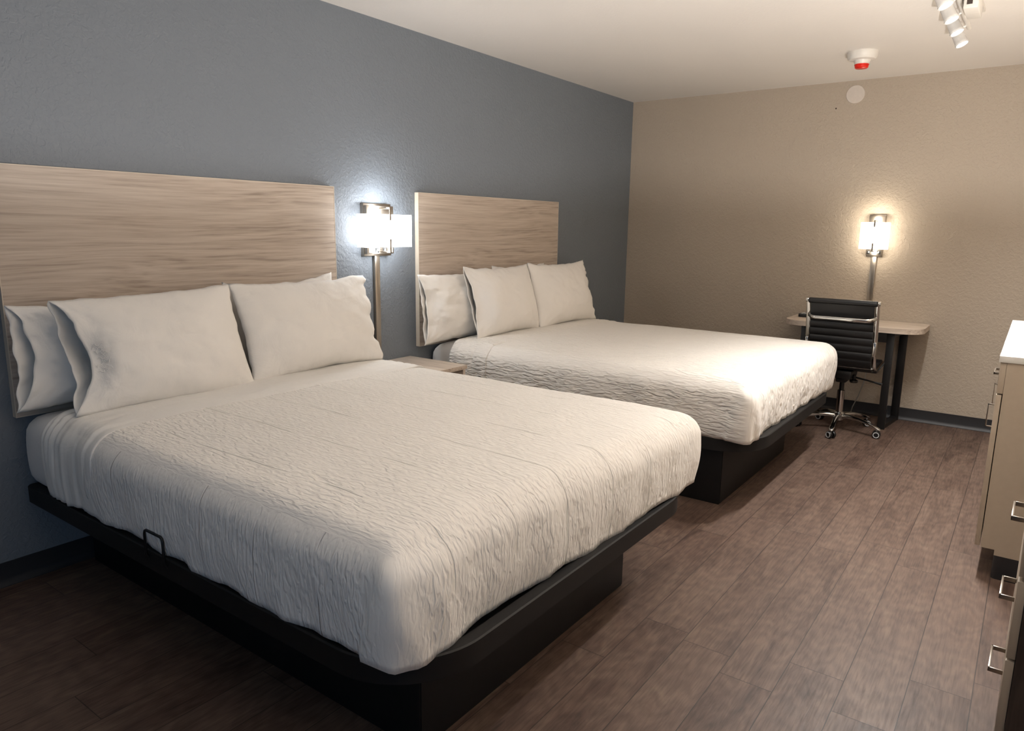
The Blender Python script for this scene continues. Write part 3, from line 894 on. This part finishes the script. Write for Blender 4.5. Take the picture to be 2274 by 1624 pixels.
# ------------------------------------------------------------------ ceiling things
sd = thing('smoke_detector', 'round white smoke detector with a red collar on the ceiling', 'smoke detector', (2.10, 3.90, H))
obj('body', lathe([(0, 0), (.092, 0), (.092, -.012), (.088, -.034), (.078, -.048), (.05, -.052), (.048, -.056), (0, -.056)], 48), M['plastic_white'], sd)
obj('neck', lathe([(0, -.05), (.05, -.052), (.046, -.066), (.043, -.078), (0, -.078)], 40), M['plastic_white'], sd)
obj('red_collar', lathe([(0, -.076), (.044, -.076), (.044, -.082), (.0415, -.084), (.040, -.096), (.034, -.101), (0, -.101)], 40), M['plastic_red'], sd)
tag(obj('wall_disc', lathe([(0, 0), (.067, 0), (.067, .006), (.064, .009), (0, .009)], 48, Matrix.Translation((1.888, L, 2.479)) @ Matrix.Rotation(PI / 2, 4, 'X')), M['plastic_pink']),
    'flat round off-white cover plate high on the taupe wall', 'cover plate')
tag(obj('nail_hole', lathe([(0, 0), (.006, 0), (.004, .002), (0, .0025)], 12, Matrix.Translation((1.756, L, 2.386)) @ Matrix.Rotation(PI / 2, 4, 'X')), M['dark_void']),
    'tiny dark nail left of and below the round cover plate', 'nail')

tl = thing('track_light', 'white ceiling track light with glowing spot heads, cut by the top edge', 'track light', (2.765, 2.55, H))
obj('canopy', box(-.035, .035, -.3, .70, -.018, -.0005, .004), M['plastic_white'], tl)
obj('driver_box', box(-.028, .035, .31, .53, -.085, -.018, .006), M['plastic_white'], tl)
obj('driver_slot', box(-.014, .010, .3085, .3105, -.066, -.040), M['dark_void'], tl)
obj('track', tube([(-.05, -.42, -.035), (-.05, .92, -.035)], .012, 12, flat=(.012, .010)), M['plastic_white'], tl)
for yy in (-.2, .42):
    obj('track_bracket', box(-.06, -.02, yy - .012, yy + .012, -.04, -.012, .002), M['plastic_white'], tl)
HEADS = [(.01,), (.28,), (.55,), (.83,)]
heads_w = []
for k, (hy,) in enumerate(HEADS):
    piv = Vector((-.09, hy, -.082))
    aim = Vector((.36, -.10, -.74)).normalized()
    rot = Vector((0, 0, -1)).rotation_difference(aim).to_matrix().to_4x4()
    mtx = Matrix.Translation(piv) @ rot
    hd = obj('spot_head', lathe([(0, .045), (.022, .045), (.027, .038), (.029, .0), (.031, -.05), (.0335, -.055), (.0335, -.062), (.029, -.062), (.028, -.052), (0, -.052)], 32, mtx), M['frost'], tl)
    obj('lens', lathe([(0, -.0525), (.0265, -.0525), (.0265, -.056), (0, -.058)], 32, mtx), M['lens'], hd)['label'] = 'bright lens'
    obj('stem', tube([(-.05, hy, -.035), (-.065, hy, -.045), piv + Vector((-.005, 0, .02))], .006, 8), M['plastic_white'], hd)
    heads_w.append((tl.location + mtx @ Vector((0, 0, -.075)), aim))

# ------------------------------------------------------------------ lights
def spot(name, loc, aim, power, size=150, blend=1.0, col=(1, .9, .78), r=.04):
    l = bpy.data.lights.new(name, 'SPOT'); l.energy = power; l.spot_size = math.radians(size); l.spot_blend = blend
    l.color = col; l.shadow_soft_size = r
    o = bpy.data.objects.new(name, l); link(o); o.location = loc
    o.rotation_euler = Vector(aim).to_track_quat('-Z', 'Y').to_euler(); return o
for k, (p, a) in enumerate(heads_w):
    spot('spot_lamp', p, a, (110, 100, 62, 55)[k], col=(1, .975, .945))
def point(name, loc, power, col, r=.04):
    l = bpy.data.lights.new(name, 'POINT'); l.energy = power; l.color = col; l.shadow_soft_size = r
    o = bpy.data.objects.new(name, l); link(o); o.location = loc; return o

# light leaving the open top and bottom of the two fabric shades
for (x, y, z, c, w) in ((.11, 1.595, S1Z + .125, (.93, .97, 1), 4.5), (.11, 1.595, S1Z - .13, (.93, .97, 1), 1.5),
                        (2.142, L - .11, S2Z + .135, (1, .9, .74), 1.6), (2.142, L - .11, S2Z - .14, (1, .9, .74), .7)):
    point('shade_spill', (x, y, z), w, c, .02)
# unseen bowl lamp, added on the drawer chest to brighten the ceiling
fl = thing('added_uplight', 'added white bowl uplight on the dark drawer chest, out of view, brightening the ceiling', 'table lamp', (3.49, .84, .883))
obj('base', lathe([(0, 0), (.08, 0), (.08, .012), (.02, .022), (0, .022)], 40), M['nickel'], fl)
obj('stem', lathe([(0, .02), (.01, .02), (.01, .17), (0, .17)], 16), M['nickel'], fl)
obj('lamp_shade', lathe([(.015, .15), (.05, .155), (.12, .205), (.155, .272), (.151, .272), (.117, .209), (.05, .16), (.015, .156)], 40), M['plastic_white'], fl)
obj('bulb', lathe([(0, .16), (.015, .165), (.03, .195), (.03, .215), (.02, .235), (0, .24)], 24), M['frost'], fl)
point('added_uplight_bulb', (3.49, .84, .883 + .252), 200, (1, .965, .93), .008)  # added ceiling light inside the unseen bowl

world = bpy.data.worlds.new('World'); scene.world = world; world.use_nodes = True
bg = world.node_tree.nodes['Background']
bg.inputs['Color'].default_value = (.40, .66, 1.0, 1); bg.inputs['Strength'].default_value = 2.6
pl = bpy.data.lights.new('window_portal', 'AREA'); pl.shape = 'RECTANGLE'; pl.size = 1.5; pl.size_y = 1.5
pl.cycles.is_portal = True
po = bpy.data.objects.new('window_portal', pl); link(po); po.location = (XR + .09, (WY0 + WY1) / 2, (WZ0 + WZ1) / 2); po.rotation_euler = (PI / 2, 0, PI / 2)

# ------------------------------------------------------------------ camera
cd = bpy.data.cameras.new('camera'); cam = bpy.data.objects.new('camera', cd); link(cam)
cd.sensor_fit = 'HORIZONTAL'; cd.sensor_width = 36.0; cd.lens = 36.0 * 1588.3 / 2274
cd.clip_start = .02
Rv = Vector((0.80762336, 0.58951831, 0.01458322)); Uv = Vector((-0.12277629, 0.14390915, 0.98194508)); Fv = Vector((-0.57677594, 0.79483226, -0.18860326))
m3 = Matrix((Rv, Uv, -Fv)).transposed()
cam.matrix_world = Matrix.Translation((3.17964, -1.38682, 1.43162)) @ m3.to_4x4()
scene.camera = cam

vs = scene.view_settings
vs.view_transform = 'Standard'; vs.look = 'None'; vs.gamma = 1; vs.exposure = 0.22; vs.use_curve_mapping = False
scene.cycles.max_bounces = 7
scene.cycles.diffuse_bounces = 4
scene.cycles.use_denoising = True
scene.cycles.sample_clamp_indirect = 4
scene.cycles.adaptive_threshold = 0.02
